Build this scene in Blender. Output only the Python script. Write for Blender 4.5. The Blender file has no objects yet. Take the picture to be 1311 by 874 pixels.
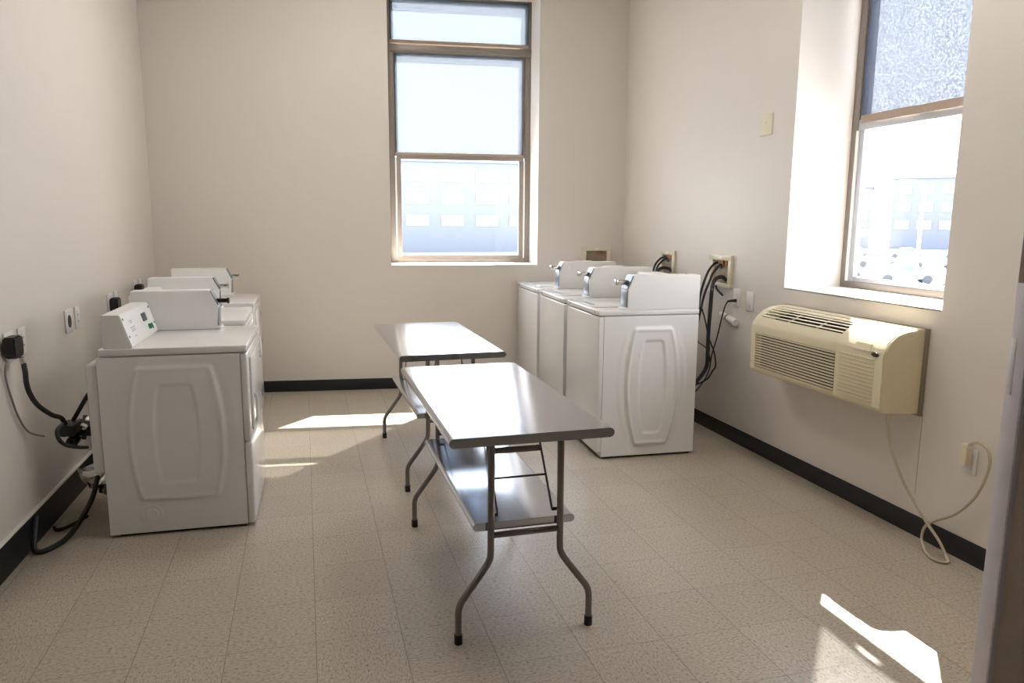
import bpy, bmesh, math, random
from mathutils import Vector, Matrix
random.seed(7)
C = bpy.context.scene.collection
PI = math.pi
sc = bpy.context.scene

# ------------------------------------------------------------ materials
def new_mat(name):
    m = bpy.data.materials.new(name); m.use_nodes = True
    nt = m.node_tree; nt.nodes.clear()
    out = nt.nodes.new('ShaderNodeOutputMaterial')
    return m, nt, out
def N(nt, t, **kw):
    n = nt.nodes.new(t)
    for k, v in kw.items():
        if k in n.inputs: n.inputs[k].default_value = v
        else: setattr(n, k, v)
    return n
def pbr(name, col, rough=.5, metal=0., noise=.0, scale=40., bump=0., coat=0., spec=.5, aniso=None):
    m, nt, out = new_mat(name)
    p = N(nt, 'ShaderNodeBsdfPrincipled'); nt.links.new(p.outputs[0], out.inputs[0])
    p.inputs['Base Color'].default_value = (*col, 1); p.inputs['Roughness'].default_value = rough
    p.inputs['Metallic'].default_value = metal; p.inputs['Coat Weight'].default_value = coat
    p.inputs['Specular IOR Level'].default_value = spec
    g = N(nt, 'ShaderNodeNewGeometry')
    mp = N(nt, 'ShaderNodeMapping'); nt.links.new(g.outputs['Position'], mp.inputs[0])
    if aniso: mp.inputs['Scale'].default_value = aniso
    nz = N(nt, 'ShaderNodeTexNoise'); nz.inputs['Scale'].default_value = scale; nz.inputs['Detail'].default_value = 4
    nt.links.new(mp.outputs[0], nz.inputs['Vector'])
    if noise > 0:
        mx = N(nt, 'ShaderNodeMix', data_type='RGBA')
        mx.inputs[6].default_value = (*[c * (1 - noise) for c in col], 1)
        mx.inputs[7].default_value = (*[min(1, c * (1 + noise)) for c in col], 1)
        nt.links.new(nz.outputs[0], mx.inputs[0]); nt.links.new(mx.outputs[2], p.inputs['Base Color'])
    if bump > 0:
        b = N(nt, 'ShaderNodeBump'); b.inputs['Strength'].default_value = bump; b.inputs['Distance'].default_value = .002
        nt.links.new(nz.outputs[0], b.inputs['Height']); nt.links.new(b.outputs[0], p.inputs['Normal'])
    return m

M = {}
M['wall'] = pbr('wall_paint', (.725, .672, .612), .42, noise=.02, scale=3, bump=.0, spec=.35)
M['wall_shade'] = pbr('shaded_wall_paint', (.07, .058, .05), .7)  # wall colour darkened to stand in for the dim room behind
M['ceiling'] = pbr('ceiling_paint', (.82, .80, .76), .8)
M['reveal'] = pbr('reveal_paint', (.83, .79, .72), .5)
M['base'] = pbr('baseboard_rubber', (.010, .011, .014), .5, noise=.2, scale=8)
M['enamel'] = pbr('white_enamel', (.80, .79, .77), .22, noise=.012, scale=2, coat=.3)
M['enamel_lit'] = pbr('enamel_lit_side', (.88, .87, .85), .25, noise=.012, scale=2, coat=.3)  # enamel lightened in colour for the light on the washer side
M['enamel2'] = pbr('white_panel', (.82, .815, .80), .38, noise=.01, scale=3)
M['trimwhite'] = pbr('console_face', (.85, .85, .85), .35)
M['steel'] = pbr('brushed_steel', (.57, .60, .665), .16, 1., noise=.10, scale=6, bump=.05, aniso=(40, 1.0, 40))
M['tube'] = pbr('leg_tube', (.23, .21, .20), .33, .85, noise=.15, scale=12)
M['brace'] = pbr('brace_bar', (.05, .045, .045), .45, .6)
M['rubber'] = pbr('black_rubber', (.007, .008, .009), .45, noise=.2)
M['chrome'] = pbr('chrome', (.75, .77, .8), .18, 1.)
M['casemetal'] = pbr('case_metal', (.30, .34, .40), .3, .75, noise=.05, scale=30)
M['casedark'] = pbr('case_dark', (.14, .15, .18), .35, .6)
M['black'] = pbr('black_plastic', (.015, .015, .017), .3)
M['green'] = pbr('green_knob', (.01, .22, .07), .35)
M['ac'] = pbr('ivory_plastic', (.73, .65, .46), .42, noise=.04, scale=60, bump=.05)
M['acdark'] = pbr('louver_dark', (.012, .010, .008), .7)
M['sleeve'] = pbr('wall_sleeve', (.30, .26, .19), .4, .5, noise=.1)
M['ivory'] = pbr('ivory_plate', (.74, .68, .52), .35)
M['plate'] = pbr('white_plate', (.80, .79, .76), .35)
M['cordiv'] = pbr('ivory_cord', (.50, .44, .32), .45)
M['cordgrey'] = pbr('grey_cord', (.30, .28, .25), .5)
M['bronze'] = pbr('bronze_frame', (.26, .225, .20), .42, .35, noise=.08, scale=30)
M['greyframe'] = pbr('grey_sash', (.42, .43, .46), .38, .4)
M['foil'] = pbr('foil', (.70, .69, .67), .2, 1., noise=.1, scale=20, bump=.2)
M['teal'] = pbr('teal_valve', (.02, .25, .3), .4)
M['copper'] = pbr('copper', (.45, .20, .09), .35, .8)
M['red'] = pbr('red_band', (.42, .05, .03), .4)
M['ink'] = pbr('grey_ink', (.33, .35, .38), .6)
M['hem'] = pbr('shade_hem', (.36, .28, .22), .8, noise=.2, scale=150)
M['doorface'] = pbr('door_face', (.82, .71, .62), .32, noise=.08, scale=14)
M['dooredge'] = pbr('door_edge_metal', (.70, .67, .72), .4, .1, noise=.08, scale=20)
M['doorbrown'] = pbr('door_edge_brown', (.25, .18, .14), .5)
M['seam'] = pbr('joint_line', (.45, .38, .31), .6)
M['lamphead'] = pbr('lamp_paint', (.55, .55, .56), .5)
M['snow'] = pbr('snowy_lot', (.60, .61, .63), .8, noise=.12, scale=.25)
M['asphalt'] = pbr('asphalt_band', (.55, .48, .46), .9, noise=.15, scale=.2)
M['carblue'] = pbr('car_blue', (.25, .33, .48), .3, coat=.5)
M['carwhite'] = pbr('car_white', (.75, .76, .78), .3, coat=.5)
M['cargrey'] = pbr('car_grey', (.38, .40, .44), .3, coat=.5)
M['carglass'] = pbr('car_glass', (.10, .12, .15), .15)
M['tyre'] = pbr('tyre', (.06, .06, .06), .8)
M['bldgA'] = pbr('pale_brick', (.135, .14, .152), .9, noise=.06, scale=1)
M['bldgB'] = pbr('grey_facade', (.135, .143, .165), .9, noise=.06, scale=1)
M['bldgwin'] = pbr('facade_glass', (.26, .265, .28), .25)
M['bldgband'] = pbr('facade_band', (.155, .162, .18), .8)

def floor_mat():
    m, nt, out = new_mat('vinyl_tile')
    L = nt.links.new
    p = N(nt, 'ShaderNodeBsdfPrincipled'); L(p.outputs[0], out.inputs[0])
    g = N(nt, 'ShaderNodeNewGeometry')
    sep = N(nt, 'ShaderNodeSeparateXYZ'); L(g.outputs['Position'], sep.inputs[0])
    def mth(op, a, b=None, c=None):
        n = N(nt, 'ShaderNodeMath', operation=op)
        for i, v in enumerate((a, b, c)):
            if v is None: continue
            if isinstance(v, (int, float)): n.inputs[i].default_value = v
            else: L(v, n.inputs[i])
        return n.outputs[0]
    T = .3048
    sx = mth('DIVIDE', sep.outputs[0], T); sy = mth('DIVIDE', sep.outputs[1], T)
    fx = mth('FRACT', mth('ADD', sx, 100)); fy = mth('FRACT', mth('ADD', sy, 100))
    def edge(f, w):  # 1 near an edge
        d = mth('MINIMUM', f, mth('SUBTRACT', 1., f))
        return mth('LESS_THAN', d, w)
    ex = edge(fx, .0052); ey = edge(fy, .0042)
    cell = N(nt, 'ShaderNodeCombineXYZ')
    L(mth('FLOOR', mth('ADD', sx, 100)), cell.inputs[0]); L(mth('FLOOR', mth('ADD', sy, 100)), cell.inputs[1])
    wn = N(nt, 'ShaderNodeTexWhiteNoise'); L(cell.outputs[0], wn.inputs[0])
    # per tile quarter turn of the chip direction
    rot = N(nt, 'ShaderNodeVectorRotate', rotation_type='Z_AXIS'); L(g.outputs['Position'], rot.inputs['Vector'])
    L(mth('MULTIPLY', mth('GREATER_THAN', wn.outputs['Value'], .5), PI / 2), rot.inputs['Angle'])
    mp = N(nt, 'ShaderNodeMapping'); L(rot.outputs[0], mp.inputs[0]); mp.inputs['Scale'].default_value = (66, 140, 1)
    v1 = N(nt, 'ShaderNodeTexNoise'); v1.inputs['Scale'].default_value = 1.; v1.inputs['Detail'].default_value = 6; v1.inputs['Roughness'].default_value = .7
    L(mp.outputs[0], v1.inputs['Vector'])
    cr = N(nt, 'ShaderNodeValToRGB'); L(v1.outputs[0], cr.inputs[0])
    e = cr.color_ramp; e.elements[0].position = .30; e.elements[0].color = (.12, .09, .065, 1)
    e.elements[1].position = .78; e.elements[1].color = (.72, .67, .58, 1)
    for pos, col in ((.40, (.31, .258, .195, 1)), (.47, (.45, .39, .31, 1)), (.60, (.52, .46, .375, 1))):
        q = e.elements.new(pos); q.color = col
    big = N(nt, 'ShaderNodeTexNoise'); big.inputs['Scale'].default_value = 1.3; L(g.outputs['Position'], big.inputs['Vector'])
    val = mth('ADD', mth('MULTIPLY', wn.outputs['Value'], .08), mth('ADD', .90, mth('MULTIPLY', big.outputs[0], .08)))
    hsv = N(nt, 'ShaderNodeHueSaturation'); L(cr.outputs[0], hsv.inputs['Color']); L(val, hsv.inputs['Value'])
    mx = N(nt, 'ShaderNodeMix', data_type='RGBA'); L(hsv.outputs[0], mx.inputs[6]); mx.inputs[7].default_value = (.19, .155, .12, 1)
    L(mth('MULTIPLY', mth('MAXIMUM', ex, mth('MULTIPLY', ey, .75)), .75), mx.inputs[0]); L(mx.outputs[2], p.inputs['Base Color'])
    p.inputs['Specular IOR Level'].default_value = .5
    L(mth('ADD', .24, mth('MULTIPLY', v1.outputs[0], .16)), p.inputs['Roughness'])
    b = N(nt, 'ShaderNodeBump'); b.inputs['Strength'].default_value = .12; b.inputs['Distance'].default_value = .002
    b2 = N(nt, 'ShaderNodeTexNoise'); b2.inputs['Scale'].default_value = 9; L(g.outputs['Position'], b2.inputs['Vector'])
    L(b2.outputs[0], b.inputs['Height']); L(b.outputs[0], p.inputs['Normal'])
    return m
M['floor'] = floor_mat()

def glass_mat():
    m, nt, out = new_mat('window_glass')
    t = N(nt, 'ShaderNodeBsdfTransparent'); t.inputs[0].default_value = (.97, .98, .985, 1)
    g = N(nt, 'ShaderNodeBsdfGlossy'); g.inputs['Roughness'].default_value = .03
    f0 = N(nt, 'ShaderNodeLayerWeight'); f0.inputs[0].default_value = .5
    f1 = N(nt, 'ShaderNodeMath', operation='POWER'); nt.links.new(f0.outputs['Facing'], f1.inputs[0]); f1.inputs[1].default_value = 5
    f = N(nt, 'ShaderNodeMath', operation='MULTIPLY_ADD'); nt.links.new(f1.outputs[0], f.inputs[0]); f.inputs[1].default_value = .6; f.inputs[2].default_value = .03
    mx = N(nt, 'ShaderNodeMixShader'); nt.links.new(f.outputs[0], mx.inputs[0])
    nt.links.new(t.outputs[0], mx.inputs[1]); nt.links.new(g.outputs[0], mx.inputs[2]); nt.links.new(mx.outputs[0], out.inputs[0])
    return m
M['glass'] = glass_mat()
def mesh_mat(name, open_, col, scale, dv=.1):
    m, nt, out = new_mat(name); L = nt.links.new
    t = N(nt, 'ShaderNodeBsdfTransparent'); t.inputs[0].default_value = (1, 1, 1, 1)
    d = N(nt, 'ShaderNodeBsdfTranslucent'); d.inputs[0].default_value = (*col, 1)
    d2 = N(nt, 'ShaderNodeBsdfDiffuse'); d2.inputs[0].default_value = (*col, 1)
    a = N(nt, 'ShaderNodeMixShader'); a.inputs[0].default_value = .35; L(d.outputs[0], a.inputs[1]); L(d2.outputs[0], a.inputs[2])
    g = N(nt, 'ShaderNodeNewGeometry'); nz = N(nt, 'ShaderNodeTexNoise'); nz.inputs['Scale'].default_value = scale; nz.inputs['Detail'].default_value = 2
    L(g.outputs['Position'], nz.inputs['Vector'])
    mr = N(nt, 'ShaderNodeMapRange'); mr.inputs[1].default_value = .35; mr.inputs[2].default_value = .65
    mr.inputs[3].default_value = max(0, 1 - open_ - dv); mr.inputs[4].default_value = min(1, 1 - open_ + dv); L(nz.outputs[0], mr.inputs[0])
    mx = N(nt, 'ShaderNodeMixShader'); L(mr.outputs[0], mx.inputs[0]); L(t.outputs[0], mx.inputs[1]); L(a.outputs[0], mx.inputs[2]); L(mx.outputs[0], out.inputs[0])
    return m
M['shade'] = mesh_mat('mesh_shade', .05, (.046, .051, .063), 90., .035)
M['screen'] = mesh_mat('fine_screen', .06, (.056, .064, .072), 170., .012)
def emis(name, col, s):
    m, nt, out = new_mat(name); e = N(nt, 'ShaderNodeEmission'); e.inputs[0].default_value = (*col, 1); e.inputs[1].default_value = s
    nt.links.new(e.outputs[0], out.inputs[0]); return m
M['fill_glow'] = emis('fill_panel_glow', (1, .95, .885), 4.9)  # glow of the added fill panels

# ------------------------------------------------------------ mesh helpers
class MB:
    def __init__(self): self.bm = bmesh.new()
    def box(self, x0, x1, y0, y1, z0, z1, bev=0., seg=2):
        b = bmesh.new(); bmesh.ops.create_cube(b, size=1)
        for v in b.verts:
            v.co = Vector((x0 + (v.co.x + .5) * (x1 - x0), y0 + (v.co.y + .5) * (y1 - y0), z0 + (v.co.z + .5) * (z1 - z0)))
        if bev > 0: bmesh.ops.bevel(b, geom=b.edges[:], offset=min(bev, .49 * min(abs(x1 - x0), abs(y1 - y0), abs(z1 - z0))), segments=seg, profile=.5, affect='EDGES')
        return self._merge(b)
    def _merge(self, b, mat=None):
        me = bpy.data.meshes.new('t'); b.to_mesh(me); b.free()
        if mat: me.transform(mat)
        self.bm.from_mesh(me); bpy.data.meshes.remove(me); return self
    def obox(self, c, size, rot, bev=0.):   # oriented box: centre, size, Euler
        b = bmesh.new(); bmesh.ops.create_cube(b, size=1)
        for v in b.verts: v.co = Vector((v.co.x * size[0], v.co.y * size[1], v.co.z * size[2]))
        if bev > 0: bmesh.ops.bevel(b, geom=b.edges[:], offset=bev, segments=2, affect='EDGES')
        from mathutils import Euler
        return self._merge(b, Matrix.Translation(c) @ Euler(rot).to_matrix().to_4x4())
    def prism(self, pts, axis, a0, a1, bev=0., seg=2):
        # pts: 2-D profile; axis 'y': pts are (x,z); 'x': (y,z); 'z': (x,y)
        b = bmesh.new()
        def P(p, a):
            return {'y': (p[0], a, p[1]), 'x': (a, p[0], p[1]), 'z': (p[0], p[1], a)}[axis]
        v0 = [b.verts.new(P(p, a0)) for p in pts]; v1 = [b.verts.new(P(p, a1)) for p in pts]
        b.faces.new(v0); b.faces.new(v1[::-1])
        n = len(pts)
        for i in range(n): b.faces.new((v0[i], v1[i], v1[(i + 1) % n], v0[(i + 1) % n]))
        bmesh.ops.recalc_face_normals(b, faces=b.faces[:])
        if bev > 0: bmesh.ops.bevel(b, geom=b.edges[:], offset=bev, segments=seg, affect='EDGES')
        return self._merge(b)
    def tube(self, pts, r, seg=12, smooth=0, taper=None, cap=True):
        pts = [Vector(p) for p in pts]
        if smooth:
            out = []
            n = len(pts)
            for i in range(n - 1):
                p0 = pts[max(i - 1, 0)]; p1 = pts[i]; p2 = pts[i + 1]; p3 = pts[min(i + 2, n - 1)]
                for k in range(smooth):
                    t = k / smooth
                    out.append(.5 * ((2 * p1) + (p2 - p0) * t + (2 * p0 - 5 * p1 + 4 * p2 - p3) * t * t + (3 * p1 - p0 - 3 * p2 + p3) * t ** 3))
            out.append(pts[-1]); pts = out
        rings = []; up = None
        for i, p in enumerate(pts):
            d = (pts[min(i + 1, len(pts) - 1)] - pts[max(i - 1, 0)]).normalized()
            if up is None:
                up = Vector((0, 0, 1)) if abs(d.z) < .9 else Vector((0, 1, 0))
            s = d.cross(up).normalized(); up = s.cross(d).normalized()
            rr = r if taper is None else r * taper(i / (len(pts) - 1))
            rings.append([self.bm.verts.new(p + rr * (math.cos(2 * PI * k / seg) * s + math.sin(2 * PI * k / seg) * up)) for k in range(seg)])
        for a, b in zip(rings, rings[1:]):
            for k in range(seg):
                f = self.bm.faces.new((a[k], b[k], b[(k + 1) % seg], a[(k + 1) % seg])); f.smooth = True
        if cap:
            self.bm.faces.new(rings[0]); self.bm.faces.new(rings[-1][::-1])
        return self
    def cyl(self, p0, p1, r, seg=20, r2=None):
        r2 = r if r2 is None else r2
        return self.tube([p0, p1], r, seg, taper=lambda t: 1 + (r2 / r - 1) * t)
    def build(self, name, mat, parent=None, smooth_angle=35, matrix=None):
        bmesh.ops.recalc_face_normals(self.bm, faces=self.bm.faces[:])
        me = bpy.data.meshes.new(name); self.bm.to_mesh(me); self.bm.free()
        me.materials.append(M[mat] if isinstance(mat, str) else mat)
        for p in me.polygons: p.use_smooth = True
        try: me.set_sharp_from_angle(angle=math.radians(smooth_angle))
        except Exception: pass
        o = bpy.data.objects.new(name, me); C.objects.link(o)
        if parent: o.parent = parent
        if matrix is not None: o.matrix_world = matrix
        return o
def tag(o, label=None, cat=None, group=None, kind=None):
    if label: o['label'] = label
    if cat: o['category'] = cat
    if group: o['group'] = group
    if kind: o['kind'] = kind
    return o
def thing(name, label, cat, loc=(0, 0, 0), rz=0., group=None):
    o = bpy.data.objects.new(name, None); C.objects.link(o); o.empty_display_size = .1
    o.location = loc; o.rotation_euler = (0, 0, rz)
    return tag(o, label, cat, group)
def struct(name, mb, mat, label=None, parent=None, loc=(0, 0, 0), rz=0.):
    o = mb.build(name, mat, parent); o.location = loc; o.rotation_euler = (0, 0, rz)
    if parent is None: tag(o, label, name.split('_')[0], None, 'structure')
    return o
def copy_tree(o, parent=None):
    c = o.copy(); C.objects.link(c)
    if parent is not None: c.parent = parent
    for ch in [x for x in o.children]: copy_tree(ch, c)
    return c

# ------------------------------------------------------------ room shell
XR = 2.836; TH = .46; HC = 3.75
BETA = -.1103; YB = 4.096
def XL(y): return -1.2203 + .0182 * (y - 3)
YF = -5.2
fl = MB(); fl.prism([(XL(YF) - .3, YF - .3), (XR + .02, YF - .3), (XR + .02, 3.85), (XL(4.3) - .3, 4.35)], 'z', -.1, 0)
struct('floor', fl, 'floor', 'speckled beige vinyl tile floor of the laundry room')
ce = MB(); ce.prism([(XL(YF) - .3, YF - .3), (XR + .4, YF - .3), (XR + .4, 4.0), (XL(4.3) - .3, 4.5)], 'z', HC, HC + .1)
struct('ceiling', ce, 'ceiling', 'pale ceiling above the frame')
# left wall
lw = MB(); lw.prism([(XL(YF), YF), (XL(4.5), 4.5), (XL(4.5) - .2, 4.5), (XL(YF) - .2, YF)], 'z', 0, HC)
struct('wall_left', lw, 'wall', 'beige wall behind the three dryers')
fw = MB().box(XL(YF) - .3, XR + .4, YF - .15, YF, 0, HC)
struct('wall_front', fw, 'wall_shade', 'unseen wall behind the camera, coloured dark to stand for shade')
# right wall with the window opening
WY0, WY1, WZ0, WZ1 = .18, 1.36, 1.108, 3.46
rw = MB()
rw.box(XR, XR + TH, YF - .15, WY0, 0, HC); rw.box(XR, XR + TH, WY1, 4.6, 0, HC)
rw.box(XR, XR + TH, WY0, WY1, 0, WZ0); rw.box(XR, XR + TH, WY0, WY1, WZ1, HC)
# two laundry supply boxes are let into the wall: cut them with shallow real recesses
wr = struct('wall_right', rw, 'wall', 'beige right wall with window, air conditioner and supply boxes')
# back wall (turned a little against the side walls)
BW0, BW1 = .748, 2.052
bw = MB()
bw.box(-1.6, BW0, 0, TH, 0, HC); bw.box(BW1, 3.6, 0, TH, 0, HC)
bw.box(BW0, BW1, 0, TH, 0, WZ0 - .01); bw.box(BW0, BW1, 0, TH, WZ1, HC)
wb = struct('wall_back', bw, 'wall', 'beige back wall with the tall window', loc=(0, YB, 0), rz=BETA)
MBACK = Matrix.Translation((0, YB, 0)) @ Matrix.Rotation(BETA, 4, 'Z')
# baseboards
b = MB(); b.box(-1.28, 2.90, -.008, 0, 0, .1, .003); struct('baseboard_back', b, 'base', 'black rubber cove base along the back wall', loc=(0, YB, 0), rz=BETA)
b = MB(); b.box(XR - .008, XR, YF, 3.79, 0, .103, .003); struct('baseboard_right', b, 'base', 'black rubber cove base along the right wall')
b = MB(); b.prism([(XL(YF), YF), (XL(4.2), 4.2), (XL(4.2) + .010, 4.2), (XL(YF) + .010, YF)], 'z', 0, .152)
struct('baseboard_left', b, 'base', 'black rubber base along the left wall')
b = MB(); b.prism([(XL(YF), YF), (XL(4.2), 4.2), (XL(4.2) + .016, 4.2), (XL(YF) + .016, YF)], 'z', .152, .160)
struct('trim_1', b, 'reveal', 'thin pale ledge on top of the left baseboard')
b = MB(); b.box(XR - .0015, XR, .228, .231, .2, .60)
struct('trim_2', b, 'seam', 'hairline joint in the right wall below the air conditioner')

# ------------------------------------------------------------ windows (one builder, real frame depth)
def window(n, matrix, s0, s1, label, blue):
    """local frame: x along the wall, y outwards, z up"""
    root = bpy.data.objects.new('window_%d' % n, None); C.objects.link(root); root.matrix_world = matrix
    tag(root, label, 'window', None, 'structure')
    y0, y1 = .40, TH - .005
    z0, z1 = WZ0, WZ1
    f = MB()
    for a, c in ((s0, s0 + .052), (s1 - .052, s1)): f.box(a, c, y0, y1, z0, z1, .004)
    f.box(s0 + .052, s1 - .052, y0, y1, z0, z0 + .045, .004); f.box(s0 + .052, s1 - .052, y0, y1, z1 - .05, z1, .004)
    f.box(s0 + .052, s1 - .052, y0, y1, 2.965, 3.065, .004)
    f.box(s0, s1, y0 - .012, y0, 2.985, 3.05, .003)
    f.build('window_frame', 'bronze', root)
    for a, c in ((s0 + .05, s0 + .062), (s1 - .062, s1 - .05)):
        tag(MB().box(a, c, y0 - .006, y0 + .01, z0 + .045, 2.05).build('frame_trim', 'plate', root), 'pale strip between frame and sash')
    s = MB(); sy0, sy1 = y0 + .006, y0 + .04      # lower sash
    a0, a1 = s0 + .062, s1 - .062
    s.box(a0, a0 + .042, sy0, sy1, z0 + .045, 2.10, .003); s.box(a1 - .042, a1, sy0, sy1, z0 + .045, 2.10, .003)
    s.box(a0 + .042, a1 - .042, sy0, sy1, z0 + .02, z0 + .072, .003); s.box(a0, a1, sy0 - .01, sy1, 2.05, 2.112, .003)
    sash = tag(s.build('lower_sash', 'greyframe' if blue else 'bronze', root), 'lower sash frame')
    g = MB().box(a0 + .03, a1 - .03, y0 + .022, y0 + .026, z0 + .06, 2.06); g.build('glass_pane', 'glass', root)
    u = MB()
    u.box(s0 + .05, s0 + (.108 if blue else .08), y0 + .012, y1 - .01, 2.08, 2.98, .003); u.box(s1 - .08, s1 - .05, y0 + .012, y1 - .01, 2.08, 2.98, .003)
    u.box(s0 + .05, s1 - .05, y0 + .012, y1 - .01, 2.955, 2.985, .003); u.box(s0 + .05, s1 - .05, y0 + .03, y1 - .01, 2.08, 2.11, .003)
    u.build('upper_sash', 'bronze', root)
    g = MB().box(s0 + .06, s1 - .06, y0 + .044, y0 + .048, 2.08, 2.98); g.build('glass_pane', 'glass', root)
    g = MB().box(s0 + .04, s1 - .04, y0 + .044, y0 + .048, 3.05, 3.42); g.build('glass_pane', 'glass', root)
    return root
MR = Matrix.Translation((XR, 0, 0)) @ Matrix.Rotation(-PI / 2, 4, 'Z')   # local x -> -world y ; local y -> +world x
w1 = window(1, MBACK, BW0, BW1, 'tall bronze-framed window in the back wall, with fine screens', False)
w2 = window(2, MR, -WY1, -WY0, 'deep-set window in the right wall above the air conditioner', True)
# painted reveals are lined in the lighter plaster (sill boards)
s = MB(); s.box(BW0 + .001, BW1 - .001, 0, .40, WZ0 - .009, WZ0 + .003, .002)
tag(s.build('window_sill', 'reveal', w1), 'white painted sill')
s = MB(); s.box(-WY1 + .001, -WY0 - .001, 0, .40, WZ0 - .006, WZ0 + .004, .002)
tag(s.build('window_sill', 'reveal', w2), 'white painted sill in the sun')

# fabric screens: gently wavy sheets with a hem
def shade(name, matrix, s0, s1, z0, z1, yy, mat, wav, label, cat, hemh):
    root = bpy.data.objects.new(name, None); C.objects.link(root); root.matrix_world = matrix @ Matrix.Translation(((s0 + s1) / 2, yy, z0))
    tag(root, label, cat)
    bm = bmesh.new(); nx, nz = 60, 14; W = s1 - s0
    def P(i, j, off):
        u = i / nx; t = j / nz
        d = wav * (math.sin(u * 17) * .6 + math.sin(u * 31 + 1.3) * .4) * (1 - .55 * t)
        return (-W / 2 + u * W, d + off, t * (z1 - z0))
    gr = [[bm.verts.new(P(i, j, 0)) for j in range(nz + 1)] for i in range(nx + 1)]
    for i in range(nx):
        for j in range(nz): bm.faces.new((gr[i][j], gr[i + 1][j], gr[i + 1][j + 1], gr[i][j + 1]))
    m = MB(); m.bm.free(); m.bm = bm; m.build('fabric', mat, root)
    h = MB()
    n = 48
    for k in range(n):      # hem follows the waves
        u0, u1 = k / n, (k + 1) / n
        def d(u): return wav * (math.sin(u * 17) * .6 + math.sin(u * 31 + 1.3) * .4)
        xa, xb = -W / 2 + u0 * W, -W / 2 + u1 * W
        q = h.bm
        vs = [q.verts.new(c) for c in ((xa, d(u0) - .003, 0), (xb, d(u1) - .003, 0), (xb, d(u1) - .003, hemh), (xa, d(u0) - .003, hemh),
                                       (xa, d(u0) + .003, 0), (xb, d(u1) + .003, 0), (xb, d(u1) + .003, hemh), (xa, d(u0) + .003, hemh))]
        for f in ((0, 1, 2, 3), (4, 7, 6, 5), (0, 4, 5, 1), (3, 2, 6, 7)): q.faces.new([vs[i] for i in f])
    tag(h.build('hem', 'hem', root), 'brown hem')
    return root
shade('window_screen', MBACK, BW0 + .056, BW1 - .075, 2.090, 2.972, .392, 'screen', .002, 'fine pale screen over the middle light of the back window', 'window screen', .02)
shade('window_screen', MBACK, BW0 + .02, BW1 - .03, 3.055, 3.44, .380, 'screen', .001, 'fine pale screen over the top light of the back window', 'window screen', .028)
shade('mesh_blind', MR, -WY1 + .098, -WY0 - .01, 2.088, 3.40, .380, 'shade', .006, 'grey mesh blind hanging in the upper half of the right window', 'blind', .045)
rb = bpy.data.objects.new('x', None)
bpy.data.objects.remove(rb)

# ------------------------------------------------------------ appliance side relief
def relief(u0, u1, z0, z1, hu_top, hu_mid, hu_bot, cz0, cz1, cu, amp, inner):
    """pressed side panel: grid over (u,z), displaced outwards (towards -y)"""
    bm = bmesh.new(); nu, nz = 110, 130
    def ss(a, b, x):
        t = max(0, min(1, (x - a) / (b - a))); return t * t * (3 - 2 * t)
    iw, iz0, iz1 = inner
    def half(z, top, mid, bot, a, c):
        t = (z - a) / (c - a)
        t = max(0, min(1, t))
        return (top * t * t + bot * (1 - t) ** 2) + mid * 2 * t * (1 - t) * 1.0 + 0
    def ring(d, w):   # ridge at d=0
        return math.exp(-(d / w) ** 2)
    def H(u, z):
        w = half(z, hu_top, hu_mid * 2 - (hu_top + hu_bot) / 2, hu_bot, cz0, cz1)
        d = max(abs(u - cu) - w, (z - cz1), (cz0 - z))         # <0 inside
        # soften the corners
        ax, az = max(0, abs(u - cu) - w + .02), max(0, z - cz1 + .02, cz0 - z + .02)
        if ax > 0 and az > 0: d = math.hypot(ax, az) - .02
        w2 = half(z, hu_top * iw, (hu_mid * 2 - (hu_top + hu_bot) / 2) * iw, hu_bot * iw, iz0, iz1)
        ax, az = abs(u - cu) - w2 + .02, max(z - iz1 + .02, iz0 - z + .02)
        d2 = max(ax, az) - .02
        if ax > 0 and az > 0: d2 = math.hypot(ax, az) - .02
        h = ss(.012, -.012, d) * .9 + ring(d + .012, .010) * .5
        h -= ss(.012, -.010, d2) * .75
        h += ring(d2, .008) * .3
        # outermost arcs on both flanks
        w3 = half(z, hu_top * 1.28, (hu_mid * 2 - (hu_top + hu_bot) / 2) * 1.3, hu_bot * 1.25, cz0, cz1)
        if cz0 < z < cz1:
            fade = ss(cz0, cz0 + .1, z) * ss(cz1, cz1 - .1, z)
            h += .35 * fade * ss(.014, -.014, abs(u - cu) - w3)
        e = min(u - u0, u1 - u, z - z0, z1 - z)
        return amp * h * ss(0, .03, e)
    g = [[bm.verts.new((u0 + (u1 - u0) * i / nu, -H(u0 + (u1 - u0) * i / nu, z0 + (z1 - z0) * j / nz), z0 + (z1 - z0) * j / nz)) for j in range(nz + 1)] for i in range(nu + 1)]
    for i in range(nu):
        for j in range(nz): bm.faces.new((g[i][j], g[i + 1][j], g[i + 1][j + 1], g[i][j + 1]))
    # rim folded back
    bnd = [e for e in bm.edges if len(e.link_faces) == 1]
    r = bmesh.ops.extrude_edge_only(bm, edges=bnd)
    for v in [x for x in r['geom'] if isinstance(x, bmesh.types.BMVert)]: v.co.y += .004
    m = MB(); m.bm.free(); m.bm = bm
    return m

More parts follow.
